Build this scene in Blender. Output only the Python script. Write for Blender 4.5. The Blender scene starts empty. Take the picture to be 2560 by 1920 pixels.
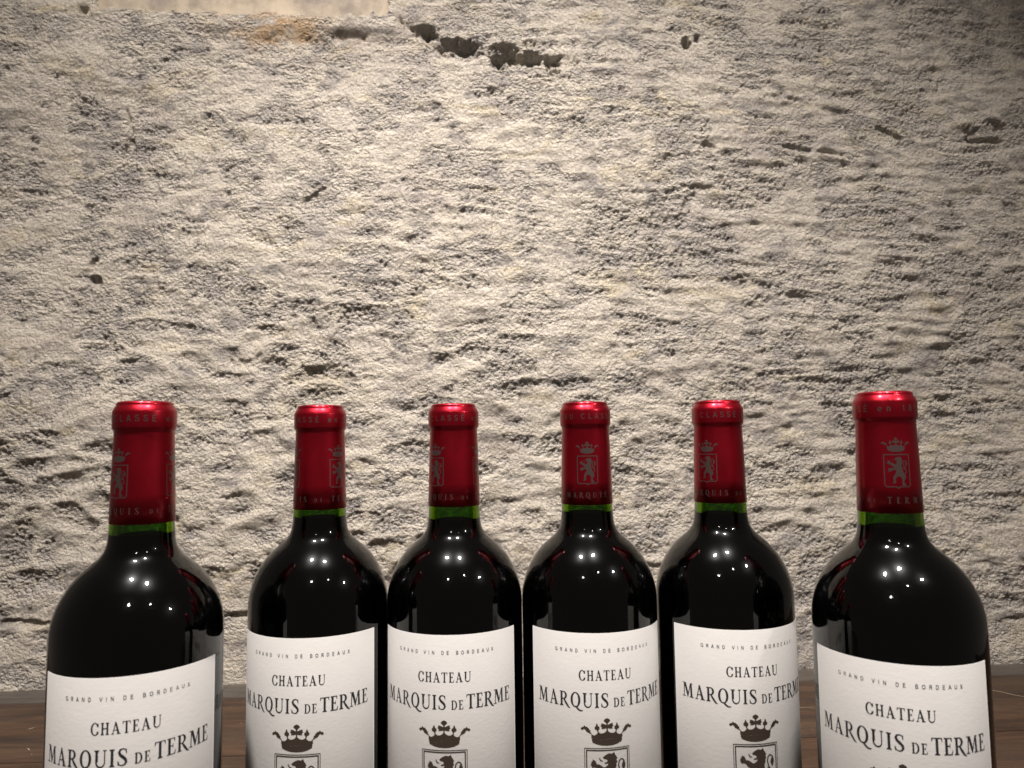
import bpy, math
import numpy as np
from mathutils import Matrix, Vector

S = bpy.context.scene
COL = S.collection
rng = np.random.default_rng(7)
R_ = math.radians

# ------------------------------------------------------------------ camera
CAM_H = 0.2783
cd = bpy.data.cameras.new('camera')
cam = bpy.data.objects.new('camera', cd); COL.objects.link(cam)
cd.sensor_width = 36.0
cd.lens = 36.0 * 1836.4 / 2560.0
cd.clip_start = 0.01; cd.clip_end = 50
pt, ro = R_(4.43), R_(0.784)
F = Vector((0, math.cos(pt), math.sin(pt))); U = Vector((0, -math.sin(pt), math.cos(pt))); Rt = Vector((1, 0, 0))
R2 = math.cos(ro) * Rt - math.sin(ro) * U
U2 = math.sin(ro) * Rt + math.cos(ro) * U
cam.matrix_world = Matrix(((R2.x, U2.x, -F.x, 0), (R2.y, U2.y, -F.y, 0), (R2.z, U2.z, -F.z, CAM_H), (0, 0, 0, 1)))
cd.dof.use_dof = True
cd.dof.focus_distance = 0.485
cd.dof.aperture_fstop = 16.0
S.camera = cam

# ------------------------------------------------------------------ world and light
W = bpy.data.worlds.new('World'); S.world = W; W.use_nodes = True
W.node_tree.nodes['Background'].inputs[0].default_value = (1.0, 0.86, 0.75, 1)
W.node_tree.nodes['Background'].inputs[1].default_value = 0.10  # even ambient fill, raised to soften the shadows on the wall
S.view_settings.view_transform = 'Standard'; S.view_settings.look = 'None'
S.view_settings.exposure = 0.0; S.view_settings.gamma = 1.0
S.cycles.max_bounces = 14; S.cycles.transmission_bounces = 12; S.cycles.glossy_bounces = 5; S.cycles.diffuse_bounces = 3
S.cycles.caustics_refractive = False; S.cycles.caustics_reflective = False


def lamp(name, kind, loc, energy, color, radius, target=None, spot=60, blend=1.0):
    l = bpy.data.lights.new(name, kind); l.energy = energy; l.color = color
    l.shadow_soft_size = radius
    if kind == 'SPOT':
        l.spot_size = R_(spot); l.spot_blend = blend
    o = bpy.data.objects.new(name, l); COL.objects.link(o); o.location = loc
    if target is not None:
        o.rotation_euler = (Vector(target) - Vector(loc)).to_track_quat('-Z', 'Y').to_euler()
    return o


WARM = (1.0, 0.86, 0.70)
LC = (1.0, 0.95, 0.90)
lamp('ceiling_lamp', 'POINT', (-0.117, -0.12, CAM_H + 0.36), .8, LC, 0.018)
lamp('ceiling_lamp', 'POINT', (0.18, -0.03, CAM_H + 0.38), .5, LC, 0.012)
lamp('ceiling_lamp', 'POINT', (0.305, 0.19, CAM_H + 0.20), 1.8, LC, 0.009)
for sx, se in ((-0.29, 184.0), (0.20, 164.0)):
    lamp('wall_spot', 'SPOT', (sx, -0.01, 1.64), se, (1.0, .915, .85), 0.05, (sx * .95, 0.82, 0.0), 67, 1.0)

# ------------------------------------------------------------------ object helpers


def link(o, parent=None, **props):
    COL.objects.link(o)
    if parent is not None:
        o.parent = parent
    for k, v in props.items():
        o[k] = v
    return o


def mesh_obj(name, verts, faces, mats, parent=None, smooth=True, **props):
    me = bpy.data.meshes.new(name)
    me.from_pydata([tuple(v) for v in verts], [], [tuple(f) for f in faces])
    me.update()
    for m in (mats if isinstance(mats, (list, tuple)) else [mats]):
        me.materials.append(m)
    if smooth:
        me.polygons.foreach_set('use_smooth', [True] * len(me.polygons))
    return link(bpy.data.objects.new(name, me), parent, **props)


# ------------------------------------------------------------------ node helpers


class NT:
    def __init__(s, name):
        s.m = bpy.data.materials.new(name); s.m.use_nodes = True
        s.t = s.m.node_tree; s.n = s.t.nodes; s.b = s.n['Principled BSDF']; s.out = s.n['Material Output']

    def node(s, typ, ins=None, **kw):
        nd = s.n.new(typ)
        for k, v in kw.items():
            setattr(nd, k, v)
        for k, v in (ins or {}).items():
            s.set(nd.inputs[k], v)
        return nd

    def set(s, sock, v):
        if isinstance(v, bpy.types.NodeSocket):
            s.t.links.new(v, sock)
        else:
            sock.default_value = v

    def p(s, **kw):
        for k, v in kw.items():
            s.set(s.b.inputs[k.replace('_', ' ')], v)

    def coords(s, scale=(1, 1, 1)):
        tc = s.node('ShaderNodeTexCoord')
        mp = s.node('ShaderNodeMapping', {'Vector': tc.outputs['Object'], 'Scale': scale})
        return mp.outputs[0]

    def noise(s, vec, scale, detail=4, rough=0.5, dist=0.0):
        return s.node('ShaderNodeTexNoise', {'Vector': vec, 'Scale': scale, 'Detail': detail, 'Roughness': rough, 'Distortion': dist}).outputs[0]

    def ramp(s, fac, stops, interp='LINEAR'):
        r = s.node('ShaderNodeValToRGB', {'Fac': fac}); cr = r.color_ramp; cr.interpolation = interp
        while len(cr.elements) < len(stops):
            cr.elements.new(0.5)
        for e, (p, c) in zip(cr.elements, stops):
            e.position = p; e.color = (*c, 1) if len(c) == 3 else c
        return r.outputs[0]

    def mix(s, fac, a, b, blend='MIX'):
        m = s.node('ShaderNodeMix', data_type='RGBA', blend_type=blend)
        s.set(m.inputs[0], fac); s.set(m.inputs[6], a); s.set(m.inputs[7], b)
        return m.outputs[2]

    def math(s, op, a, b=0.0):
        m = s.node('ShaderNodeMath', operation=op); s.set(m.inputs[0], a); s.set(m.inputs[1], b)
        return m.outputs[0]

    def bump(s, h, strength, dist, normal=None):
        b = s.node('ShaderNodeBump', {'Height': h, 'Strength': strength, 'Distance': dist})
        if normal is not None:
            s.set(b.inputs['Normal'], normal)
        return b.outputs[0]


def C4(*c): return (*c, 1.0)


# rock ------------------------------------------------------------
def rock_material():
    t = NT('rough limestone'); v = t.coords()
    big = t.noise(v, 5.0, 5, .6, .4)
    col = t.ramp(big, [(.34, (.47, .42, .385)), (.44, (.60, .55, .485)), (.56, (.67, .615, .535)), (.68, (.52, .475, .44))])
    vs = t.coords((1.0, 1.0, 2.4))
    yel = t.noise(vs, 11.0, 6, .62, .8)
    ym = t.ramp(yel, [(.54, (0, 0, 0)), (.68, (1, 1, 1))])
    col = t.mix(t.math('MULTIPLY', ym, .8), col, C4(.66, .575, .40))
    gry = t.noise(t.coords((1.3, 1, 1.9)), 19.0, 6, .6, .5)
    gm = t.ramp(gry, [(.51, (0, 0, 0)), (.62, (1, 1, 1))])
    col = t.mix(t.math('MULTIPLY', gm, .75), col, C4(.30, .28, .275))
    f = t.noise(v, 300.0, 6, .7)
    fm = t.ramp(f, [(.34, (.50, .48, .46)), (.47, (.98, .98, .98)), (.68, (1.2, 1.19, 1.17))])
    col = t.mix(1.0, col, fm, 'MULTIPLY')
    # bare crumbly stone is greyer than the lime-smeared parts
    cr = t.node('ShaderNodeAttribute', attribute_name='crumb')
    col = t.mix(t.math('MULTIPLY', cr.outputs['Fac'], .5), col, C4(.41, .385, .36))
    # lips between the tool marks painted paler, as if catching light from above
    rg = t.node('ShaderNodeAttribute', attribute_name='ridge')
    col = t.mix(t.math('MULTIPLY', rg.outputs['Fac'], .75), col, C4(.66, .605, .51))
    # rusty stain below the dressed stone
    at = t.node('ShaderNodeAttribute', attribute_name='stain')
    col = t.mix(t.math('MULTIPLY', at.outputs['Fac'], .8), col, C4(.56, .37, .20))
    v2 = t.coords((1, 1, 1.25))
    wn = t.node('ShaderNodeTexNoise', {'Vector': v2, 'Scale': 120.0, 'Detail': 3}).outputs[1]
    wv = t.node('ShaderNodeVectorMath', operation='MULTIPLY_ADD'); t.set(wv.inputs[0], wn); wv.inputs[1].default_value = (.006,) * 3; t.set(wv.inputs[2], v2)
    g1 = t.noise(v, 190.0, 8, .72)
    vo1 = t.node('ShaderNodeTexVoronoi', {'Vector': wv.outputs[0], 'Scale': 235.0, 'Randomness': 1.0}).outputs[0]
    vo2 = t.node('ShaderNodeTexVoronoi', {'Vector': wv.outputs[0], 'Scale': 480.0, 'Randomness': 1.0}).outputs[0]
    gr = t.math('ADD', t.math('MULTIPLY', vo1, -.75), t.math('MULTIPLY', vo2, -.32))
    amp = t.math('ADD', t.math('MULTIPLY', cr.outputs['Fac'], .75), .25)
    h = t.math('ADD', t.math('MULTIPLY', gr, amp), t.math('MULTIPLY', g1, .9))
    n = t.bump(h, 1.0, .0135)
    t.p(Base_Color=col, Roughness=.93, Normal=n)
    t.b.inputs['Specular IOR Level'].default_value = .2
    return t.m


def dressed_material():
    t = NT('dressed limestone'); v = t.coords((1, 1, 1))
    n1 = t.noise(v, 9, 5, .6, .5)
    col = t.ramp(n1, [(.38, (.22, .19, .17)), (.50, (.33, .285, .225)), (.65, (.39, .335, .26))])
    st = t.noise(t.coords((1, 1, .7)), 55, 6, .65)
    col = t.mix(1.0, col, t.ramp(st, [(.35, (.72, .70, .68)), (.55, (1.05, 1.04, 1.0))]), 'MULTIPLY')
    n = t.bump(t.noise(v, 160, 6, .65), .5, .0015)
    t.p(Base_Color=col, Roughness=.85, Normal=n)
    return t.m


def wood_material(name, a, b, c, rough, dusty=0.0):
    t = NT(name)
    v = t.coords((1.0, 7.0, 1.0))
    oi = t.node('ShaderNodeObjectInfo').outputs['Random']
    off = t.node('ShaderNodeVectorMath', operation='ADD')
    t.set(off.inputs[0], v)
    cx = t.node('ShaderNodeCombineXYZ', {'X': t.math('MULTIPLY', oi, 31.0), 'Y': t.math('MULTIPLY', oi, 17.0)})
    t.set(off.inputs[1], cx.outputs[0]); v = off.outputs[0]
    g = t.noise(v, 6.0, 7, .62, 1.2)
    col = t.ramp(g, [(.30, a), (.5, b), (.70, c)])
    g2 = t.noise(v, 42.0, 5, .6, .4)
    col = t.mix(1.0, col, t.ramp(g2, [(.3, (.72, .72, .72)), (.6, (1.12, 1.12, 1.12))]), 'MULTIPLY')
    dn = t.noise(t.coords((1, 1.6, 1)), 9.0, 6, .6, .5)
    dm = t.math('MULTIPLY', t.ramp(dn, [(.42, (0, 0, 0)), (.7, (1, 1, 1))]), .13 + dusty)
    col = t.mix(dm, col, C4(.10, .082, .066))
    rg = t.ramp(t.noise(v, 14.0, 4, .5), [(.3, (rough - .08,) * 3), (.7, (rough + .12,) * 3)])
    n = t.bump(g2, .35, .0012)
    t.p(Base_Color=col, Roughness=rg, Normal=n)
    return t.m


def glass_material():
    t = NT('dark green bottle glass')
    t.n.remove(t.b)
    rf = t.node('ShaderNodeBsdfRefraction', {'Color': C4(.35, .52, .045), 'Roughness': 0.0, 'IOR': 1.5})
    gl = t.node('ShaderNodeBsdfAnisotropic', {'Color': C4(1, 1, 1), 'Roughness': 0.02})
    # bluish rough lobe added to stand in for lens bloom round the glints
    gh = t.node('ShaderNodeBsdfAnisotropic', {'Color': C4(.9, .95, 1), 'Roughness': 0.24})
    gm = t.node('ShaderNodeMixShader', {0: .07, 1: gl.outputs[0], 2: gh.outputs[0]}); gl = gm
    fr = t.node('ShaderNodeFresnel', {'IOR': 1.5})
    mx = t.node('ShaderNodeMixShader', {0: fr.outputs[0], 1: rf.outputs[0], 2: gl.outputs[0]})
    t.t.links.new(mx.outputs[0], t.out.inputs['Surface'])
    return t.m


def wine_material():
    t = NT('red wine')
    t.n.remove(t.b)
    g = t.node('ShaderNodeBsdfDiffuse', {'Color': C4(.0015, .0005, .0007)})
    t.t.links.new(g.outputs[0], t.out.inputs['Surface'])
    return t.m


def cork_material():
    t = NT('cork'); t.p(Base_Color=C4(.42, .26, .14), Roughness=.8)
    return t.m


def capsule_material():
    t = NT('red metal capsule'); v = t.coords((1, 1, .35))
    n1 = t.noise(v, 120, 4, .5)
    t.p(Base_Color=C4(.29, .003, .013), Metallic=.88, Roughness=t.ramp(n1, [(.3, (.30,) * 3), (.7, (.40,) * 3)]))
    t.p(Normal=t.bump(t.noise(t.coords((1, 1, 1)), 90, 3, .5), .16, .001))
    t.b.inputs['Coat Weight'].default_value = .25
    t.b.inputs['Coat Roughness'].default_value = .18
    return t.m


def foil_material():
    t = NT('silver foil print')
    t.p(Base_Color=C4(.17, .115, .11), Metallic=.85, Roughness=.33)
    return t.m


def paper_material():
    t = NT('laid label paper')
    v = t.coords((1, 1, 2.2))
    n1 = t.noise(v, 330, 5, .6, .3)
    n2 = t.noise(t.coords((1, 1, 1)), 22, 4, .55)
    col = t.ramp(n2, [(.3, (.45, .445, .436)), (.7, (.50, .494, .484))])
    t.p(Base_Color=col, Roughness=.72, Normal=t.bump(n1, .25, .0003))
    t.b.inputs['Specular IOR Level'].default_value = .3
    return t.m


def ink_material(name, c, rough=.5):
    t = NT(name); t.p(Base_Color=C4(*c), Roughness=rough); return t.m


M_ROCK = rock_material(); M_DRESS = dressed_material()
M_WOOD = wood_material('dark varnished wood', (.013, .0058, .0026), (.032, .0145, .0062), (.060, .030, .013), .44)
M_GREYWOOD = wood_material('grey wood', (.035, .030, .026), (.055, .047, .040), (.08, .069, .058), .5, .2)  # greyer tones for the plank along the wall
M_GLASS = glass_material(); M_WINE = wine_material(); M_CORK = cork_material()
M_CAPS = capsule_material(); M_FOIL = foil_material(); M_PAPER = paper_material()
M_INK = ink_material('black ink', (.018, .018, .024)); M_GREYINK = ink_material('grey ink', (.13, .13, .14))
M_BROWNINK = ink_material('brown ink', (.040, .028, .021))
M_SCRATCH = ink_material('pale scratch', (.42, .33, .24), .7)

# ------------------------------------------------------------------ the rock wall (height field, millimetres)
YW0, SLOPE = 0.8905, 0.0453
WA = math.atan(SLOPE)
U0, U1, V0, V1, DX = -870., 900., -14., 900., 1.5
nx = int((U1 - U0) / DX) + 1; ny = int((V1 - V0) / DX) + 1
uu = np.linspace(U0, U1, nx); vv = np.linspace(V0, V1, ny)
UU, VV = np.meshgrid(uu, vv)


def band(lo, hi, beta=1.6, ax=1.0, seed=0):
    """random field with wavelengths lo..hi mm; ax > 1 stretches it sideways"""
    r = np.random.default_rng(seed)
    f = np.fft.rfft2(r.standard_normal((ny, nx)))
    ky = np.fft.fftfreq(ny, DX)[:, None]; kx = np.fft.rfftfreq(nx, DX)[None, :]
    k = np.sqrt((kx * ax) ** 2 + ky ** 2) + 1e-9
    a = k ** -beta * np.exp(-(lo * k) ** 4) * (1 - np.exp(-(hi * k) ** 4))
    g = np.fft.irfft2(f * a, s=(ny, nx))
    return (g - g.mean()) / g.std()


def sm(x, a, b):
    t = np.clip((x - a) / (b - a), 0, 1); return t * t * (3 - 2 * t)


def blur(h, n=1):
    for _ in range(n):
        p = np.pad(h, 1, mode='edge')
        h = (p[1:-1, 1:-1] * 4 + 2 * (p[:-2, 1:-1] + p[2:, 1:-1] + p[1:-1, :-2] + p[1:-1, 2:]) + p[:-2, :-2] + p[2:, 2:] + p[:-2, 2:] + p[2:, :-2]) / 16
    return h


def facets(cw, ch, tilt_mean, tilt_sd, step, seed, warp=10):
    """hewn faces: jittered cells, each a plane of its own lean and height"""
    r = np.random.default_rng(seed)
    gx = UU + warp * band(25, 200, 1.6, 1.2, seed + 1); gy = VV + warp * .55 * band(25, 200, 1.6, 1.8, seed + 2)
    ncx = int((U1 - U0) / cw) + 8; ncy = int((V1 - V0) / ch) + 8
    jx = r.random((ncy, ncx)); jy = r.random((ncy, ncx))
    hz = r.normal(0, step, (ncy, ncx)); ty = r.normal(tilt_mean, tilt_sd, (ncy, ncx)); tx = r.normal(0, tilt_sd * .4, (ncy, ncx))
    cx = np.floor((gx - U0) / cw).astype(int) + 3; cy = np.floor((gy - V0) / ch).astype(int) + 3
    best = np.full(gx.shape, 1e9); sec = np.full(gx.shape, 1e9); h = np.zeros(gx.shape)
    for dy in (-1, 0, 1):
        for dx in (-1, 0, 1):
            ix = np.clip(cx + dx, 0, ncx - 1); iy = np.clip(cy + dy, 0, ncy - 1)
            px = (ix - 3 + jx[iy, ix]) * cw + U0; py = (iy - 3 + jy[iy, ix]) * ch + V0
            ex = (gx - px) / cw; ey = (gy - py) / ch
            d = ex * ex + ey * ey
            v = hz[iy, ix] + ty[iy, ix] * (gy - py) + tx[iy, ix] * (gx - px)
            m = d < best
            sec = np.where(m, best, np.minimum(sec, d)); best[m] = d[m]; h[m] = v[m]
    return h, np.sqrt(sec) - np.sqrt(best)


H = 6.0 * band(150, 700, 1.8, 1.3, 1)
lay = sm(UU + .9 * VV + 60 * band(80, 400, 1.6, 1, 5), 150, 900)          # the upper right is thinly bedded
f1, e1 = facets(70, 38, .05, .07, .7, 20, 12)
f2, e2 = facets(34, 16, .04, .08, .35, 30, 7)
H += blur(f1, 8) * (.60 - .45 * lay) + .85 * blur(f2, 4)
low = 1 - sm(VV + 30 * band(60, 300, 1.5, 1, 6), 260, 520)
H -= (1.4 + 2.6 * low) * blur(sm(e1, .0, .6), 2) * (1 - .7 * lay) + 1.0 * blur(sm(e2, .0, .5), 2)
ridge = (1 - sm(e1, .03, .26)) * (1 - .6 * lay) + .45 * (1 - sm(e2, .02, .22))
H += .35 * band(26, 90, 1.5, 1.6, 40)
H += (.15 + lay) * .8 * band(11, 26, 1.2, 4.0, 41)
rough = sm(band(22, 150, 1.4, 1.5, 50) + .35 * band(9, 30, 1.2, 1.4, 51), -.75, .45)   # crumbly where 1, smeared smooth where 0
wv_ = VV + 11 * band(45, 300, 1.6, 2.2, 7) + .10 * UU
saw = (wv_ / 17.0) % 1.0
saw2 = ((VV + 7 * band(30, 200, 1.5, 2.4, 9) - .06 * UU) / 9.5) % 1.0
lm = sm(band(14, 90, 1.2, 4.5, 43) + .25, -.2, .9)
lm2 = sm(band(10, 60, 1.2, 4.5, 44) - .1, -.1, .8)
H += blur(saw ** 1.5 * 2.1 * lm * (.55 + .45 * lay), 2) + blur(saw2 ** 1.5 * 1.2 * lm2 * (.2 + .8 * lay), 1)
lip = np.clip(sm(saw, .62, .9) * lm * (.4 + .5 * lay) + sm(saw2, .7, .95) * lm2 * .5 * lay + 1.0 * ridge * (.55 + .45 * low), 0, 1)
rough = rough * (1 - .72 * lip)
mid = np.clip(band(11, 24, 1.2, 1.5, 60), -1.3, 2.2)
fine = np.clip(band(4.6, 10, .7, 1.3, 61), -1.6, 2.4)
grit = band(3.1, 5.2, .2, 1.2, 62)
H += .22 * mid + (.16 + .84 * rough) * (.25 * mid + .66 * fine + .62 * grit)

def dent(u, v, ru, rv, dep, ang=0., pw=1.):
    c, s = math.cos(R_(ang)), math.sin(R_(ang))
    a = ((UU - u) * c + (VV - v) * s) / ru; b = (-(UU - u) * s + (VV - v) * c) / rv
    w = DENTW
    d = np.sqrt(a * a + b * b) + w * (1.7 if dep >= 14 else 1)
    return -dep * (.6 if dep < 13 else 1) * sm(1 - d, 0.0, .9 if dep >= 14 else .6)


DENTW = .20 * band(12, 60, 1.5, 1.2, 80) + .07 * band(4, 12, 1, 1.2, 81)
#        u     v   ru   rv  depth angle
for a in [
        (-60, 779, 44, 17, 22, -12), (20, 755, 44, 16, 19, -14), (-104, 794, 34, 8, 14, -22), (-120, 800, 60, 10, 8, -14), (70, 750, 36, 9, 8, -8), (-10, 772, 60, 16, 9, -14),
        (226, 779, 6, 9, 20, 0), (240, 783, 4, 5, 14, 0), (614, 674, 27, 11, 15, 8), (616, 655, 18, 5, 12, 0),
        (494, 664, 34, 3.5, 9, -22), (-466, 664, 3.5, 38, 12, 8), (-470, 645, 4, 18, 8, -15),
        (-510, 828, 30, 24, 20, -20), (-470, 800, 26, 14, 8, 10), (-365, 790, 24, 10, 7, -8), (-195, 790, 40, 8, 6, 3),
        (358, 707, 34, 6, 9, -4), (350, 713, 7, 8, 12, 0), (-512, 495, 6, 16, 12, -25), (-506, 480, 8, 10, 10, 0),
        (255, 640, 14, 5, 8, -20), (390, 640, 50, 5, 8, -5), (-240, 578, 24, 4, 6, 32),
        (-20, 548, 3.5, 26, 6, 0), (-95, 545, 40, 30, 5, 0), (-570, 75, 70, 6, 12, 0), (-330, 78, 55, 4, 12, 3),
        (-240, 400, 5, 30, 5, 0), (-500, 395, 60, 14, 6, -12), (-300, 375, 45, 14, 6, -10), (-215, 360, 42, 13, 7, -8),
        (330, 440, 55, 22, 5, 4), (300, 470, 40, 16, 4, 0)]:
    H += dent(*a)
# socket for the dressed stone
BX0, BX1, BZ0 = -502., -152., 812.0
near = sm(UU, BX0 - 30, BX0 - 8) * (1 - sm(UU, BX1 + 8, BX1 + 30)) * sm(VV, BZ0 - 34, BZ0 - 12)
H = H * (1 - near) + near * (np.maximum(H, 0) * .35 + 2.2)
wob = 1.6 * band(12, 90, 1.3, 1, 95)
inb = sm(UU + wob, BX0 - 3, BX0 + 2) * (1 - sm(UU + wob, BX1 - 3, BX1 + 1)) * sm(VV + wob - np.abs(wob), BZ0 + 2 + (UU - BX0) * -.012, BZ0 + 5 + (UU - BX0) * -.012)
H = H * (1 - inb) + inb * -24
# the foot of the wall stays near the table's back edge
foot = sm(VV, -5, 120)
H = H * (.35 + .65 * foot) + (1 - sm(VV, 0, 60)) * 2
H = np.clip(H, -60, 26)

wall_verts = np.stack([UU.ravel() / 1000, -H.ravel() / 1000, VV.ravel() / 1000], 1)
idx = np.arange(nx * ny).reshape(ny, nx)
quads = np.stack([idx[:-1, :-1], idx[:-1, 1:], idx[1:, 1:], idx[1:, :-1]], -1).reshape(-1, 4)
me = bpy.data.meshes.new('rock_wall')
me.vertices.add(len(wall_verts)); me.vertices.foreach_set('co', wall_verts.ravel())
me.loops.add(quads.size); me.loops.foreach_set('vertex_index', quads.ravel())
me.polygons.add(len(quads)); me.polygons.foreach_set('loop_start', np.arange(0, quads.size, 4))
me.polygons.foreach_set('use_smooth', np.ones(len(quads), bool))
me.update(calc_edges=True)
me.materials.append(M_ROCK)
st = np.exp(-(((UU + 285 + .6 * (VV - 790)) / 62) ** 2 + ((VV - 795) / 24) ** 2)) * np.clip(.75 + .5 * band(8, 60, 1.4, 1.5, 90), 0, 1.3)
st = np.clip(st, 0, 1)
at = me.attributes.new('stain', 'FLOAT', 'POINT'); at.data.foreach_set('value', st.ravel().astype(np.float32))
crumb = me.attributes.new('crumb', 'FLOAT', 'POINT'); crumb.data.foreach_set('value', rough.ravel().astype(np.float32))
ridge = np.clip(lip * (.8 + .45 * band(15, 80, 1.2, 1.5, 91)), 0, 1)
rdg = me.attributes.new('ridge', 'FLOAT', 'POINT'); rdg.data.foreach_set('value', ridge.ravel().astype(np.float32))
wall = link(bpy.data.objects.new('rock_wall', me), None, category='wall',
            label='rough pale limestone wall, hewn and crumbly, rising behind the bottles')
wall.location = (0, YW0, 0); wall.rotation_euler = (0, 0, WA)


def slab(name, x0, x1, y0, y1, z0, z1, mat, parent, bev=.002, n=1, tap=0.0, **props):
    """a bevelled block, long edges slightly uneven"""
    import bmesh
    bm = bmesh.new()
    bmesh.ops.create_cube(bm, size=1.0)
    for v in bm.verts:
        v.co = Vector((x0 + (v.co.x + .5) * (x1 - x0), y0 + (v.co.y + .5) * (y1 - y0), z0 + (v.co.z + .5) * (z1 - z0)))
        if v.co.z < (z0 + z1) / 2:
            v.co.z += tap * (v.co.x - x0)
    bmesh.ops.bevel(bm, geom=list(bm.edges), offset=bev, segments=2, affect='EDGES', profile=.6)
    m = bpy.data.meshes.new(name); bm.to_mesh(m); bm.free(); m.materials.append(mat)
    m.polygons.foreach_set('use_smooth', [False] * len(m.polygons))
    return link(bpy.data.objects.new(name, m), parent, **props)


slab('dressed_stone', (BX0 - 6) / 1000, (BX1 + 6) / 1000, .0022, .05, (BZ0 - 9) / 1000, .905, M_DRESS, wall, .003, tap=-.012,
     label='smooth yellowish dressed stone set into the wall at upper left')

# ------------------------------------------------------------------ the table
table = bpy.data.objects.new('wooden_table', None); link(table, None, category='table',
                                                        label='dark brown wooden table top under the row of bottles')
table.location = (0, YW0, 0); table.rotation_euler = (0, 0, WA)
ys = [-.041, -.196, -.352, -.510, -.668]
slab('plank', -.86, .90, ys[0] + .0006, .030, -.032, 0.0006, M_GREYWOOD, table, .0015, label='narrow grey plank along the wall')
for a, b in zip(ys[1:], ys[:-1]):
    slab('plank', -.86, .90, a + .0006, b - .0006, -.032, 0, M_WOOD, table, .0012)
# pale scratches and specks worn into the varnish
sv, sf = [], []


def scratch(x, y, L, ang, w):
    c, s = math.cos(ang), math.sin(ang); b = len(sv)
    k = 5
    for i in range(k + 1):
        t = i / k - .5; ww = w * (1 - (2 * t) ** 2 * .85); off = .04 * L * math.sin(7 * t + x * 90)
        px, py = x + t * L * c - off * s, y + t * L * s + off * c
        sv.append((px - s * ww / 2, py + c * ww / 2, .0002)); sv.append((px + s * ww / 2, py - c * ww / 2, .0002))
    for i in range(k):
        sf.append((b + 2 * i, b + 2 * i + 1, b + 2 * i + 3, b + 2 * i + 2))


r2 = np.random.default_rng(3)
for i in range(330):
    y = -.045 - r2.random() ** 1.1 * .40
    if any(abs(y - q) < .004 for q in ys):
        continue
    L = r2.choice([.0015, .003, .008, .02, .05], p=[.46, .3, .16, .06, .02])
    scratch(r2.uniform(-.75, .8), y, L, r2.normal(0, .5), min(.0009, L * .5) * r2.uniform(.35, 1))
for x, y, L, a in ((.525, -.10, .055, -.75), (.60, -.062, .05, .05), (.56, -.225, .04, -.6), (.39, -.235, .03, .35)):
    scratch(x, y, L, a, .0008)
mesh_obj('scratches', sv, sf, M_SCRATCH, table, smooth=False, kind='stuff')

# ------------------------------------------------------------------ flat print: draw on a fine grid, trace it into a mesh


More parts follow.
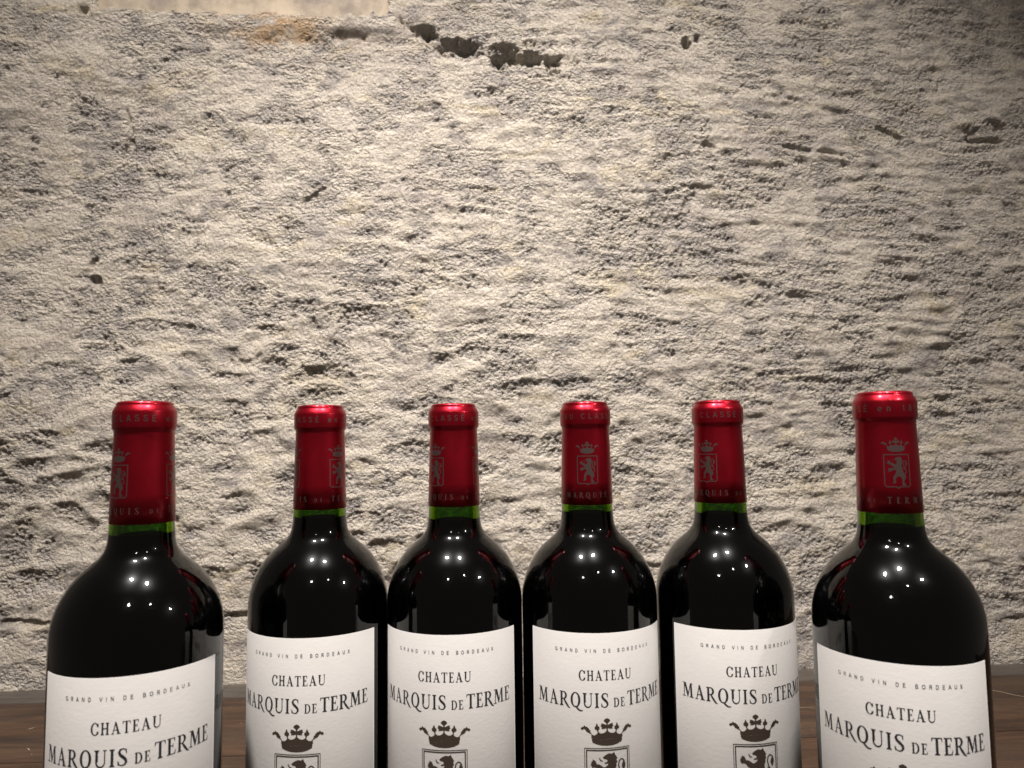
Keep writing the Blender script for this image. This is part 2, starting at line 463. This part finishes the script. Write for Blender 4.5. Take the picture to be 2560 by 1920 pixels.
class Print:
    def __init__(s, x0, x1, y0, y1, cell):
        s.c = cell; s.ss = 3; f = cell / s.ss
        s.nx = int(math.ceil((x1 - x0) / cell)); s.ny = int(math.ceil((y1 - y0) / cell))
        s.x = x0 + (np.arange(s.nx * s.ss) + .5) * f; s.y = y0 + (np.arange(s.ny * s.ss) + .5) * f
        s.m = np.zeros((s.ny * s.ss, s.nx * s.ss), bool); s.x0, s.y0 = x0, y0

    def _pip(s, poly):
        P = np.asarray(poly, float)
        i0, i1 = np.searchsorted(s.x, [P[:, 0].min(), P[:, 0].max()]); j0, j1 = np.searchsorted(s.y, [P[:, 1].min(), P[:, 1].max()])
        if i1 <= i0 or j1 <= j0:
            return None
        X, Y = np.meshgrid(s.x[i0:i1], s.y[j0:j1]); ins = np.zeros(X.shape, bool)
        Q = np.roll(P, -1, 0)
        for (ax, ay), (bx, by) in zip(P, Q):
            if ay == by:
                continue
            c = ((ay > Y) != (by > Y)) & (X < (bx - ax) * (Y - ay) / (by - ay) + ax)
            ins ^= c
        return (slice(j0, j1), slice(i0, i1)), ins

    def add(s, poly):
        r = s._pip(poly)
        if r: s.m[r[0]] |= r[1]

    def sub(s, poly):
        r = s._pip(poly)
        if r: s.m[r[0]] &= ~r[1]

    def stroke(s, pts, w, w2=None, sub=False):
        pts = [np.array(p, float) for p in pts]; n = len(pts)
        ws = w if isinstance(w, (list, tuple)) else ([w] * n if w2 is None else list(np.linspace(w, w2, n)))
        f = s.sub if sub else s.add
        for k in range(n - 1):
            a, b = pts[k], pts[k + 1]; d = b - a; L = np.hypot(*d)
            if L < 1e-9: continue
            nn = np.array((-d[1], d[0])) / L
            f([a + nn * ws[k] / 2, b + nn * ws[k + 1] / 2, b - nn * ws[k + 1] / 2, a - nn * ws[k] / 2])
            if 0 < k:
                t = np.linspace(0, 2 * np.pi, 13)[:-1]; f(np.stack([a[0] + ws[k] / 2 * np.cos(t), a[1] + ws[k] / 2 * np.sin(t)], 1))

    def mesh(s):
        m = s.m.astype(np.float32); ss = s.ss
        m = np.pad(m, 2 * ss)
        k = np.ones(ss) / ss
        # corner samples: mean over an ss x ss window centred on each cell corner
        cs = np.cumsum(np.cumsum(m, 0), 1); cs = np.pad(cs, ((1, 0), (1, 0)))
        h = ss + 1; o = h // 2
        J = np.arange(1, s.ny + 4) * ss; I = np.arange(1, s.nx + 4) * ss
        J = J[(J + o < cs.shape[0])]; I = I[(I + o < cs.shape[1])]
        Fv = (cs[np.ix_(J + o, I + o)] - cs[np.ix_(J - o, I + o)] - cs[np.ix_(J + o, I - o)] + cs[np.ix_(J - o, I - o)]) / (2 * o) ** 2
        Fv = Fv - .5 + 1e-4
        X = s.x0 + (I / ss - 2) * s.c; Y = s.y0 + (J / ss - 2) * s.c
        ins = Fv > 0
        a, b, c, d = ins[:-1, :-1], ins[:-1, 1:], ins[1:, 1:], ins[1:, :-1]
        cnt = a.astype(int) + b + c + d
        verts, faces = [], []
        ids = -np.ones(Fv.shape, int)
        fj, fi = np.nonzero(cnt == 4)

        def vid(j, i):
            if ids[j, i] < 0:
                ids[j, i] = len(verts); verts.append((X[i], Y[j]))
            return ids[j, i]
        for j, i in zip(fj, fi):
            faces.append((vid(j, i), vid(j, i + 1), vid(j + 1, i + 1), vid(j + 1, i)))
        bj, bi = np.nonzero((cnt > 0) & (cnt < 4))
        for j, i in zip(bj, bi):
            cs4 = ((j, i), (j, i + 1), (j + 1, i + 1), (j + 1, i)); poly = []
            for q in range(4):
                p, r = cs4[q], cs4[(q + 1) % 4]; fp, fr = Fv[p], Fv[r]
                if fp > 0: poly.append(vid(*p))
                if (fp > 0) != (fr > 0):
                    t = fp / (fp - fr)
                    verts.append((X[p[1]] + t * (X[r[1]] - X[p[1]]), Y[p[0]] + t * (Y[r[0]] - Y[p[0]]))); poly.append(len(verts) - 1)
            if len(poly) >= 3: faces.append(tuple(poly))
        return verts, faces


def ell(cx, cy, rx, ry, a0=0, a1=360, n=40):
    t = np.radians(np.linspace(a0, a1, n + (a1 - a0 < 360)))
    if a1 - a0 >= 360: t = t[:-1]
    return np.stack([cx + rx * np.cos(t), cy + ry * np.sin(t)], 1)


# condensed book serif, cap height 1; returns advance width
ST, HL, SE = .150, .052, .045


def serif_glyph(P, ch, ox, oy, k):
    def T(pts): return [(ox + x * k, oy + y * k) for x, y in pts]
    def poly(*p): P.add(T(p))
    def cut(*p): P.sub(T(p))
    def rect(a, b, c, d): P.add(T([(a, b), (c, b), (c, d), (a, d)]))
    def base(x, w=.30):
        rect(x - w / 2, 0, x + w / 2, SE); poly((x - ST / 2 - .05, SE - .005), (x + ST / 2 + .05, SE - .005), (x + ST / 2 - .01, SE + .06), (x - ST / 2 + .01, SE + .06))
    def top(x, w=.30):
        rect(x - w / 2, 1 - SE, x + w / 2, 1); poly((x - ST / 2 - .05, 1 - SE + .005), (x + ST / 2 + .05, 1 - SE + .005), (x + ST / 2 - .01, 1 - SE - .06), (x - ST / 2 + .01, 1 - SE - .06))
    def stem(x, a=0, b=1, w=ST): rect(x - w / 2, a, x + w / 2, b)
    def stroke(p, w, w2=None):
        ww = [q * k for q in w] if isinstance(w, (list, tuple)) else w * k
        P.stroke(T(p), ww, None if w2 is None else w2 * k)
    if ch == 'I':
        stem(.17); base(.17); top(.17); return .34
    if ch == 'H':
        for x in (.16, .56): stem(x); base(x, .28); top(x, .28)
        rect(.16, .49, .56, .49 + HL + .01); return .72
    if ch == 'T':
        stem(.31); base(.31); rect(.01, 1 - HL, .61, 1)
        poly((.0, 1), (.05, 1), (.07, .93), (.03, .77), (0, .77)); poly((.62, 1), (.57, 1), (.55, .93), (.59, .77), (.62, .77)); return .62
    if ch in 'EL':
        stem(.15); rect(0, 0, .50, HL); poly((.42, 0), (.50, 0), (.54, .27), (.505, .27), (.43, HL)); rect(.0, 0, .1, SE); rect(0, 1 - SE, .2, 1)
        if ch == 'E':
            rect(0, 1 - HL, .47, 1); poly((.40, 1), (.48, 1), (.485, .76), (.45, .76), (.40, 1 - HL)); rect(.15, .49, .37, .49 + HL); rect(.345, .40, .385, .64)
        return .54
    if ch == 'M':
        stroke([(.14, .0), (.17, 1.0)], HL + .015); rect(.0, 0, .28, SE); rect(.02, 1 - SE, .22, 1)
        poly((.13, 1), (.31, 1), (.53, .22), (.47, .0), (.43, .0)); stroke([(.46, .03), (.70, 1.0)], HL + .01)
        poly((.66, 1), (.80, 1), (.85, 0), (.69, 0)); rect(.60, 0, .94, SE); rect(.66, 1 - SE, .87, 1); return .94
    if ch == 'A':
        stroke([(.12, .0), (.35, 1.0)], HL + .015); poly((.28, 1.02), (.40, 1.02), (.68, 0), (.50, 0)); rect(.19, .31, .53, .31 + HL)
        rect(.0, 0, .24, SE); rect(.43, 0, .76, SE); return .74
    if ch == 'U':
        stem(.15, .3, 1); top(.15, .30)
        P.add(T(ell(.355, .32, .28, .34, 180, 360))); P.sub(T(ell(.372, .33, .150 + .055, .27, 180, 360)))
        cut((.225, .325), (.575, .325), (.575, .9), (.225, .9))
        stem(.605, .3, 1, HL + .01); rect(.50, 1 - SE, .72, 1); return .72
    if ch in 'QC':
        P.add(T(ell(.38, .5, .36, .525))); P.sub(T(ell(.38, .5, .36 - ST - .01, .525 - HL)))
        if ch == 'Q':
            stroke([(.28, .02), (.42, .02), (.55, -.12), (.68, -.22), (.82, -.24), (.92, -.20)], [.04 , .10, .12, .10, .07, .03]); return .78
        cut((.45, .33), (.9, .22), (.9, .72), (.45, .68))
        stroke([(.66, .70), (.665, .98)], .05); stroke([(.69, .30), (.64, .12), (.5, .02)], [.03, .06, .05]); return .70
    if ch == 'D':
        stem(.15); rect(0, 0, .3, SE); rect(0, 1 - SE, .3, 1)
        P.add(T([(.2, 0)] + [tuple(q) for q in ell(.30, .5, .37, .5, -90, 90)] + [(.2, 1)]))
        P.sub(T([(.225, HL)] + [tuple(q) for q in ell(.29, .5, .37 - ST, .5 - HL, -90, 90)] + [(.225, 1 - HL)])); return .70
    if ch == 'R':
        stem(.15); base(.15); rect(0, 1 - SE, .3, 1)
        P.add(T([(.2, .46)] + [tuple(q) for q in ell(.30, .73, .27, .27, -90, 90)] + [(.2, 1)]))
        P.sub(T([(.225, .46 + HL)] + [tuple(q) for q in ell(.29, .73, .27 - ST + .01, .27 - HL, -90, 90)] + [(.225, 1 - HL)]))
        stroke([(.33, .48), (.50, .20), (.66, -.03), (.80, -.12)], [.10, .14, .11, .03]); return .70
    if ch == 'S':
        stroke([(.47, .76), (.44, .92), (.30, .98), (.15, .93), (.09, .78), (.16, .63), (.30, .50), (.43, .37), (.48, .22), (.40, .06), (.25, .01), (.10, .07), (.05, .24)],
               [.05, .05, .055, .09, .13, .15, .16, .15, .13, .08, .055, .05, .05])
        stroke([(.485, .70), (.475, .96)], .045); stroke([(.035, .28), (.045, .04)], .045); return .55
    if ch == ' ': return .3
    return .5


def sans_glyph(P, ch, ox, oy, k, w=.135):
    def T(p): return [(ox + x * k, oy + y * k) for x, y in p]
    def s(*p): P.stroke(T(p), w * k)
    def arc(cx, cy, rx, ry, a0, a1): P.stroke(T([tuple(q) for q in ell(cx, cy, rx, ry, a0, a1, 20)]), w * k)
    h = w / 2; t = 1 - h
    if ch == 'I' : s((.12, 0), (.12, 1)); return .24
    if ch == '1': s((.1, .72), (.28, .84), (.3, 1)); s((.3, 0), (.3, 1)); return .5
    if ch == 'E' or ch == 'É':
        s((.12, 0), (.12, 1)); s((.06, h), (.62, h)); s((.06, .52), (.57, .52)); s((.06, t), (.6, t))
        if ch == 'É': s((.3, 1.1), (.42, 1.3))
        return .66
    if ch == 'L': s((.12, 0), (.12, 1)); s((.06, h), (.58, h)); return .6
    if ch == 'N': s((.12, 0), (.12, 1)); s((.13, .97), (.63, .03)); s((.64, 0), (.64, 1)); return .76
    if ch == 'A': s((.04, 0), (.36, 1)); s((.36, 1), (.68, 0)); s((.15, .32), (.57, .32)); return .72
    if ch == 'V': s((.04, 1), (.34, .03)); s((.34, .03), (.64, 1)); return .68
    if ch == 'X': s((.06, 0), (.60, 1)); s((.06, 1), (.60, 0)); return .66
    if ch == 'D': s((.12, 0), (.12, 1)); s((.06, h), (.34, h)); s((.06, t), (.34, t)); arc(.34, .5, .30, .5 - h, -90, 90); return .74
    if ch == 'O': arc(.40, .5, .33, .5 - h, 0, 359.9); return .80
    if ch == 'C': arc(.40, .5, .33, .5 - h, 42, 318); return .74
    if ch == 'G': arc(.40, .5, .33, .5 - h, 40, 320); s((.42, .42), (.74, .42)); s((.71, .45), (.71, .03)); return .82
    if ch == 'U': s((.12, 1), (.12, .34)); arc(.365, .34, .245, .34 - h, 180, 360); s((.61, .34), (.61, 1)); return .74
    if ch == 'R' or ch == 'B':
        s((.12, 0), (.12, 1)); s((.1, t), (.4, t)); s((.1, .5), (.4, .5)); arc(.4, .5 + (t - .5) / 2, .2, (t - .5) / 2, -90, 90)
        if ch == 'R': s((.38, .5), (.62, 0))
        else: s((.1, h), (.42, h)); arc(.42, (.5 + h) / 2, .22, (.5 - h) / 2, -90, 90)
        return .70
    if ch == 'S': s((.60, .76), (.54, .90), (.36, t), (.18, .90), (.12, .74), (.2, .59), (.36, .52), (.54, .43), (.62, .28), (.55, .12), (.36, h), (.17, .11), (.09, .27)); return .68
    if ch == 'e': arc(.30, .36, .24, .36 - h, 0, 315); s((.1, .36), (.54, .36)); return .6
    if ch == 'n': s((.12, 0), (.12, .72)); arc(.31, .45, .19, .27 - h, 0, 180); s((.5, 0), (.5, .47)); return .62
    if ch == '8': arc(.34, .74, .20, .26 - h, 0, 359.9); arc(.34, .27, .25, .27 - h, 0, 359.9); return .68
    if ch == '5': s((.56, t), (.18, t)); s((.18, t), (.14, .55)); s((.14, .52), (.34, .60), (.52, .52), (.58, .33), (.50, .13), (.32, h), (.12, .14)); return .68
    return .40


def word(P, text, x0, x1, base, cap, glyph, kx=None):
    """letters of one line, gaps adjusted so that the line spans x0..x1"""
    D = Print(0, 1, 0, 1, .5)
    adv = [glyph(D, c, 0, 0, cap) * cap for c in text]
    gap = (x1 - x0 - sum(adv)) / max(1, len(text) - 1)
    x = x0
    for c, a in zip(text, adv):
        glyph(P, c, x, base, cap); x += a + gap


def crown(P, k, oy, detail=True):
    def T(p): return [(x * k, oy + y * k) for x, y in p]
    def both(p): P.add(T(p)); P.add(T([(-x, y) for x, y in p]))
    body = [(-7.7, 1.7), (-5.5, .75), (-2.8, .15), (0, 0), (2.8, .15), (5.5, .75), (7.7, 1.7), (8.1, 2.9), (8.0, 3.6), (8.45, 4.3), (8.2, 5.0), (8.5, 6.3)]
    sc = []
    tips = [(8.4, 6.4), (4.7, 7.3), (0, 8.2), (-4.7, 7.3), (-8.4, 6.4)]
    for (ax, ay), (bx, by) in zip(tips[:-1], tips[1:]):
        for t in np.linspace(0, 1, 8)[:-1]:
            sc.append((ax + (bx - ax) * t, ay + (by - ay) * t - 1.5 * math.sin(math.pi * t) ** .6))
    sc.append(tips[-1])
    P.add(T(body + sc + [(-x, y) for x, y in body[::-1]][:5]))
    P.stroke(T([(0, 7.6), (0, 11.6)]), .75 * k)
    P.add(T([(0, 10.9), (-.9, 11.8), (-1.75, 12.5), (-1.3, 13.3), (0, 13.9), (1.3, 13.3), (1.75, 12.5), (.9, 11.8)]))
    both([(0, 9.1), (-1.2, 8.6), (-3.0, 8.5), (-2.7, 9.4), (-3.5, 9.9), (-3.0, 10.5), (-3.1, 11.4), (-1.6, 11.0), (0, 10.2)])
    both([(-4.7, 7.0), (-4.5, 8.0), (-3.9, 8.6), (-4.0, 9.6), (-4.7, 9.9), (-5.0, 10.9), (-5.3, 11.5), (-5.8, 10.6), (-6.0, 9.9), (-6.6, 9.3), (-6.4, 8.4), (-5.4, 8.0), (-5.1, 7.0)])
    both([(-8.3, 5.9), (-9.6, 6.5), (-10.9, 7.1), (-11.3, 8.0), (-12.2, 8.5), (-12.6, 7.9), (-13.4, 7.9), (-13.8, 8.6), (-13.2, 9.3), (-12.3, 9.4), (-11.9, 10.3), (-11.2, 9.5), (-10.4, 9.6), (-10.0, 8.9), (-9.4, 8.7), (-9.3, 8.0), (-8.5, 7.5), (-9.0, 7.0), (-8.2, 6.4)])
    if detail:
        P.stroke(T([(-7.4, 1.75), (-5.6, 2.5), (-3, 3.1), (0, 3.35), (3, 3.3), (5.6, 2.9), (7.0, 2.5)]), [.08 * k, .13 * k, .2 * k, .22 * k, .18 * k, .13 * k, .06 * k], sub=True)
        P.stroke(T([(-5.3, 4.3), (-3, 4.6), (-1, 4.7)]), .10 * k, sub=True); P.stroke(T([(1.5, 4.9), (3.5, 4.9), (5.4, 4.6)]), .12 * k, sub=True)


def crest(P, k, oy, thin=True):
    """double frame with a little point below, rampant lion inside; k = 1 is 22.6 mm wide; oy = top edge"""
    def T(p): return [(x * k, oy - y * k) for x, y in p]
    def frame(hw, top, bot, w):
        pts = [(-hw, top), (hw, top), (hw, bot - 1.6), (hw - 1.6, bot), (1.6, bot), (0, bot + 1.5), (-1.6, bot), (-hw + 1.6, bot), (-hw, bot - 1.6), (-hw, top), (-hw + .3, top)]
        P.stroke(T(pts), w * k)
    if thin:
        frame(12.0, 0, 31.5, .30); frame(11.0, 1.0, 30.3, .62)
    else:
        frame(11.7, .2, 31.2, 1.0)
    U_ = 44.5 * .93

    def L(p): return T([((x - 1075) / U_, (y - 1095) / U_) for x, y in p])
    P.add(L([(970, 1275), (1000, 1255), (1040, 1225), (1110, 1200), (1170, 1212), (1222, 1180), (1240, 1235), (1262, 1265), (1290, 1312), (1266, 1340), (1290, 1385),
             (1262, 1420), (1270, 1470), (1240, 1520), (1245, 1600), (1275, 1700), (1300, 1800), (1330, 1880), (1385, 1950), (1395, 2030), (1340, 2100), (1300, 2170), (1330, 2260), (1390, 2300),
             (1370, 2345), (1260, 2350), (1235, 2330), (1225, 2200), (1235, 2090), (1190, 2010), (1120, 1960), (1060, 1990), (1000, 2040), (985, 2120), (1010, 2200), (960, 2250), (880, 2250), (870, 2215), (915, 2180), (900, 2100), (910, 1990),
             (960, 1900), (1010, 1830), (1030, 1760), (990, 1700), (930, 1720), (850, 1760), (800, 1790), (740, 1780), (760, 1745), (715, 1735), (745, 1705), (715, 1670), (770, 1665), (790, 1630), (850, 1650), (920, 1640), (962, 1630),
             (930, 1590), (870, 1560), (830, 1500), (790, 1485), (725, 1497), (742, 1470), (703, 1455), (725, 1430), (698, 1410), (735, 1398), (714, 1368), (756, 1360), (738, 1318), (800, 1345), (822, 1382), (840, 1428), (872, 1420),
             (930, 1450), (980, 1488), (1022, 1484), (1076, 1440), (1086, 1405), (1058, 1412), (1008, 1416), (1002, 1390), (1046, 1384), (1072, 1362), (1050, 1322), (985, 1308)]))
    P.stroke(L([(895, 1275), (900, 1310), (925, 1350), (975, 1358)]), [.1 * k, .55 * k, .6 * k, .15 * k])
    P.stroke(L([(1330, 1900), (1420, 1800), (1400, 1680), (1340, 1570), (1312, 1460), (1330, 1375), (1375, 1335), (1425, 1355), (1455, 1410)]),
             [.9 * k, .9 * k, .8 * k, .7 * k, .7 * k, .6 * k, .55 * k, .6 * k, .7 * k])
    P.add(L([(1420, 1385), (1478, 1440), (1468, 1500), (1438, 1580), (1408, 1540), (1385, 1490), (1400, 1430)]))
    P.add(L([(1310, 1590), (1290, 1640), (1330, 1690), (1370, 1700), (1350, 1600)]))


RB = 38.0
RL = RB + .16
HB = 300.0
LT = 121.2            # label top below the bottle's top


def wrap(vf, rad, zoff=0.0, lift=.07):
    """bend flat print (mm) round the bottle; rad is a number or radius(depth below top)"""
    v, f = vf; out = []
    for x, y in v:
        d = HB - (y + zoff)
        r = (rad(d) if callable(rad) else rad); a = x / (r if not callable(rad) else 14.3); r += lift
        out.append((r * math.sin(a) / 1000, -r * math.cos(a) / 1000, (y + zoff) / 1000))
    return out, f


def label_print():
    parts = {}
    z = HB - LT
    P = Print(-29, 29, z - 10.5, z - 7, .10); word(P, 'GRAND VIN DE BORDEAUX', -26.8, 26.8, z - 9.7, 1.85, sans_glyph); parts['small_lettering'] = (P.mesh(), M_GREYINK)
    P = Print(-40, 40, z - 40, z - 17, .12)
    word(P, 'CHATEAU', -14.1, 14.1, z - 23.6, 5.0, serif_glyph)
    word(P, 'MARQUIS', -38.4, 1.1, z - 37.1, 7.2, serif_glyph)
    word(P, 'DE', 3.8, 10.0, z - 37.1, 4.5, serif_glyph)
    word(P, 'TERME', 11.6, 38.1, z - 37.1, 7.2, serif_glyph)
    parts['name_lettering'] = (P.mesh(), M_INK)
    P = Print(-15, 15, z - 57, z - 41, .13); crown(P, .98, z - 56.0); parts['crown_emblem'] = (P.mesh(), M_BROWNINK)
    P = Print(-13, 13, z - 92, z - 56.5, .14); crest(P, .98, z - 57.3); parts['lion_crest'] = (P.mesh(), M_BROWNINK)
    return {k: (wrap(m, RL), mat) for k, (m, mat) in parts.items()}


# capsule profile: depth below top, radius
CP = [(0, 0), (0, 11.2), (.15, 12.0), (.55, 12.55), (1.15, 12.85), (1.7, 12.85), (2.0, 12.95), (2.5, 13.3), (3.9, 14.05), (4.7, 14.42), (5.3, 14.52),
      (12.5, 14.52), (13.1, 14.4), (13.9, 13.9), (14.6, 13.62), (15.4, 13.56), (30, 14.02), (45, 14.42), (58.15, 14.74)]


def caps_r(d):
    return float(np.interp(d, [p[0] for p in CP][1:], [p[1] for p in CP][1:]))


def capsule_print():
    m = {}
    P = Print(-46, 46, HB - 60, HB - 4, .16)
    rr = 14.3

    def at(glyph, c, deg, base, cap):
        D = Print(0, 1, 0, 1, .5); w = glyph(D, c, 0, 0, cap) * cap
        glyph(P, c, R_(deg) * rr - w / 2, HB - base, cap)
    for c, a in zip('GRANDCRUCLASSÉen1855', [-160, -144, -128, -112, -96, -67, -51, -35, -8, 8, 23, 38, 53, 68, 95, 110, 137, 152, 167, 182]):
        if a < 180:
            at(sans_glyph, c, a, 10.0, 3.1)
    at(sans_glyph, '5', -178 + 2, 10.0, 3.1)
    for c, a in zip('MARQUIS', [-46, -30, -15, 0, 15, 29, 42]): at(serif_glyph, c, a, 53.7, 3.0)
    for c, a in zip('DE', [66, 78]): at(serif_glyph, c, a, 53.7, 2.1)
    for c, a in zip('TERME', [104, 119, 134, 152, 168]): at(serif_glyph, c, a, 53.7, 3.0)
    vf = P.mesh()
    Q = Print(-7, 7, HB - 49, HB - 19, .13)
    crown(Q, .49, HB - 29.4); crest(Q, .49, HB - 30.6, False)
    ev, ef = Q.mesh()
    v, f = list(vf[0]), list(vf[1])
    for s in (-120, 0, 120):
        b = len(v); off = R_(s) * rr
        v += [(x + off, y) for x, y in ev]; f += [tuple(i + b for i in q) for q in ef]
    return wrap((v, f), caps_r, 0, .05)


def lathe(profile, n=96, closed_top=False):
    """profile: (z, r) in mm, from one end to the other; r = 0 makes a pole"""
    v, f = [], []; rings = []
    for z, r in profile:
        if r <= 1e-6:
            rings.append([len(v)]); v.append((0, 0, z / 1000))
        else:
            b = len(v); rings.append(list(range(b, b + n)))
            for i in range(n):
                a = 2 * math.pi * i / n; v.append((r * math.cos(a) / 1000, r * math.sin(a) / 1000, z / 1000))
    for A, B in zip(rings[:-1], rings[1:]):
        if len(A) == 1 and len(B) == 1: continue
        for i in range(n):
            j = (i + 1) % n
            if len(A) == 1: f.append((A[0], B[j], B[i]))
            elif len(B) == 1: f.append((A[i], A[j], B[0]))
            else: f.append((A[i], A[j], B[j], B[i]))
    return v, f


def interp_curve(pts, step=1.2):
    """smooth monotone resampling of a (d, r) profile"""
    d = np.array([p[0] for p in pts]); r = np.array([p[1] for p in pts])
    s = np.concatenate([[0], np.cumsum(np.hypot(np.diff(d), np.diff(r)))])
    m = np.gradient(np.stack([d, r], 1), s, axis=0)
    out = []
    for k in range(len(pts) - 1):
        h = s[k + 1] - s[k]; n = max(2, int(h / step))
        for t in np.linspace(0, 1, n, endpoint=False):
            h00, h10, h01, h11 = 2 * t**3 - 3 * t**2 + 1, t**3 - 2 * t**2 + t, -2 * t**3 + 3 * t**2, t**3 - t**2
            p = h00 * np.array(pts[k]) + h10 * h * m[k] + h01 * np.array(pts[k + 1]) + h11 * h * m[k + 1]
            out.append(tuple(p))
    out.append(tuple(pts[-1])); return out


SH = interp_curve([(60, 14.5), (64, 14.75), (67.2, 15.05), (69.8, 15.55), (72.2, 16.5), (74.8, 18.4), (77.4, 21.3), (79.9, 24.2), (82.5, 26.8), (85.1, 29.0),
                   (87.6, 30.85), (90.2, 32.4), (95.2, 34.85), (100.2, 36.55), (105.2, 37.6), (110.3, 37.97), (116, RB)], 1.3)


def inner_r(d):
    if d < 60: return 9.6
    r = float(np.interp(d, [p[0] for p in SH], [p[1] for p in SH]))
    return r - (3.9 if d < 66 else 3.9 - 1.1 * min(1, (d - 66) / 25))


def glass_mesh():
    out = [(HB - 1.2, 9.2), (HB - .9, 10.5), (HB - 1.6, 12.3), (HB - 5, 13.6), (HB - 12.8, 13.9), (HB - 14, 13.1), (HB - 30, 13.5), (HB - 45, 13.95)]
    out += [(HB - d, r) for d, r in SH]
    out += [(6.0, RB), (2.2, RB - .9), (.4, RB - 3), (0, RB - 6), (1.0, RB - 9), (12, 22), (22, 10), (24, 0)]
    inn = [(27, 0), (25, 10), (15.5, 22), (6.5, RB - 6.5), (9, RB - 3.4), (14, RB - 2.8)]
    ds = [184] + list(np.arange(116, 59, -1.5)) + [45, 14, 6]
    inn += [(HB - d, inner_r(d) if d <= 116 else RB - 2.8) for d in ds]
    prof = out + inn + [(HB - 1.2, 9.2)]
    return lathe(prof[::-1])


def wine_mesh(fill):
    """dark liquid inside, a hair proud of the inner glass so that no air film shows; fill = depth of its surface below the top"""
    prof = [(26.8, 0), (24.8, 10), (15.3, 22), (6.3, RB - 6.4), (8.8, RB - 3.3), (14, RB - 2.7)]
    for d in [184] + [x for x in np.arange(116, fill + .4, -1.5)]:
        prof.append((HB - d, (inner_r(d) if d <= 116 else RB - 2.8) + .1))
    prof += [(HB - fill, inner_r(fill) + .1), (HB - fill - .5, inner_r(fill) - 1.2), (HB - fill - .6, 0)]
    return lathe(prof, 72)


def label_mesh():
    hw = R_(65.1); n = 72; v, f = [], []
    z1, z0 = HB - LT, HB - 254
    rows = [(z1, RB - .05), (z1, RL - .05), (z1 - .08, RL), (z0 + .08, RL), (z0, RL - .05), (z0, RB - .05)]
    zs = []
    for z, r in rows:
        zs.append((z, r))
    for z, r in zs:
        for i in range(n + 1):
            a = -hw + 2 * hw * i / n
            v.append((r * math.sin(a) / 1000, -r * math.cos(a) / 1000, z / 1000))
    for k in range(len(zs) - 1):
        for i in range(n):
            a = k * (n + 1) + i; f.append((a, a + n + 1, a + n + 2, a + 1))
    # side edges
    for i in (0, n):
        A = 2 * (n + 1) + i; B = 3 * (n + 1) + i; a = -hw if i == 0 else hw; b = len(v)
        for z in (z0, z1): v.append(((RB - .05) * math.sin(a) / 1000, -(RB - .05) * math.cos(a) / 1000, z / 1000))
        f.append((A, B, b, b + 1) if i == 0 else (B, A, b + 1, b))
    return v, f


def to_mesh(name, vf, mat, smooth=True):
    me = bpy.data.meshes.new(name); me.from_pydata([tuple(map(float, v)) for v in vf[0]], [], [tuple(map(int, q)) for q in vf[1]]); me.update()
    me.materials.append(mat)
    if smooth: me.polygons.foreach_set('use_smooth', [True] * len(me.polygons))
    return me


ME_GLASS = to_mesh('glass', glass_mesh(), M_GLASS)
ME_LABEL = to_mesh('front_label', label_mesh(), M_PAPER)
ME_PRINT = {k: to_mesh(k, vf, mat, False) for k, (vf, mat) in label_print().items()}
ME_CPRINT = to_mesh('capsule_print', capsule_print(), M_FOIL, False)
ME_CORK = to_mesh('cork', lathe([(HB - 1.6, 0), (HB - 1.6, 9.3), (HB - 47, 9.4), (HB - 47, 0)], 32), M_CORK)

#        X       Y     phi   emblem  capsule  fill  label top
BOT = [(-.1815, .3630, -6.9, -52, 58.6, 64.1, 121.2),
       (-.1102, .4219, -16.3, -75, 58.1, 62.8, 120.8),
       (-.0341, .4251, -9.1, -47.5, 57.8, 65.4, 121.0),
       (.0421, .4259, 11.8, 3, 57.8, 62.3, 121.3),
       (.1194, .4285, 21.0, -28, 58.1, 64.3, 121.4),
       (.1850, .3653, -0.3, 17 - 120, 58.5, 65.4, 121.7)]
LABELS = ['wine bottle with white label and red capsule, leftmost, standing forward of the row',
          'wine bottle second from the left, its label turned left, cutting off the first letter',
          'wine bottle third from the left, label nearly straight, two half-hidden crests on its capsule',
          'wine bottle with a silver crowned crest centred on the front of its red capsule',
          'wine bottle fifth from the left, shaded by the forward bottle on its right',
          'wine bottle with white label and red capsule, rightmost, standing forward of the row']
for (X, Y, phi, em, dc, fill, lt), lab in zip(BOT, LABELS):
    root = bpy.data.objects.new('wine_bottle', None)
    link(root, None, label=lab, category='wine bottle', group='red wine bottles lined up on the table')
    root.location = (X, Y, 0)
    rho0 = math.degrees(math.atan2(-X, Y)); rho = rho0 + phi
    root.rotation_euler = (0, 0, R_(rho))
    link(bpy.data.objects.new('glass', ME_GLASS), root)
    link(bpy.data.objects.new('wine', to_mesh('wine', wine_mesh(fill), M_WINE)), root)
    link(bpy.data.objects.new('cork', ME_CORK), root)
    prof = [(HB - d, r) for d, r in CP[:-1]] + [(HB - dc, 14.74), (HB - dc, 14.55), (HB - 45, 14.2)]
    cap = link(bpy.data.objects.new('capsule', to_mesh('capsule', lathe(prof[::-1], 96), M_CAPS)), root)
    cap.rotation_euler = (0, 0, R_(rho0 + em - rho))
    link(bpy.data.objects.new('capsule_print', ME_CPRINT), cap)
    lb = link(bpy.data.objects.new('front_label', ME_LABEL), root); lb.location.z = (LT - lt) / 1000
    for k, me_ in ME_PRINT.items():
        link(bpy.data.objects.new(k, me_), lb)
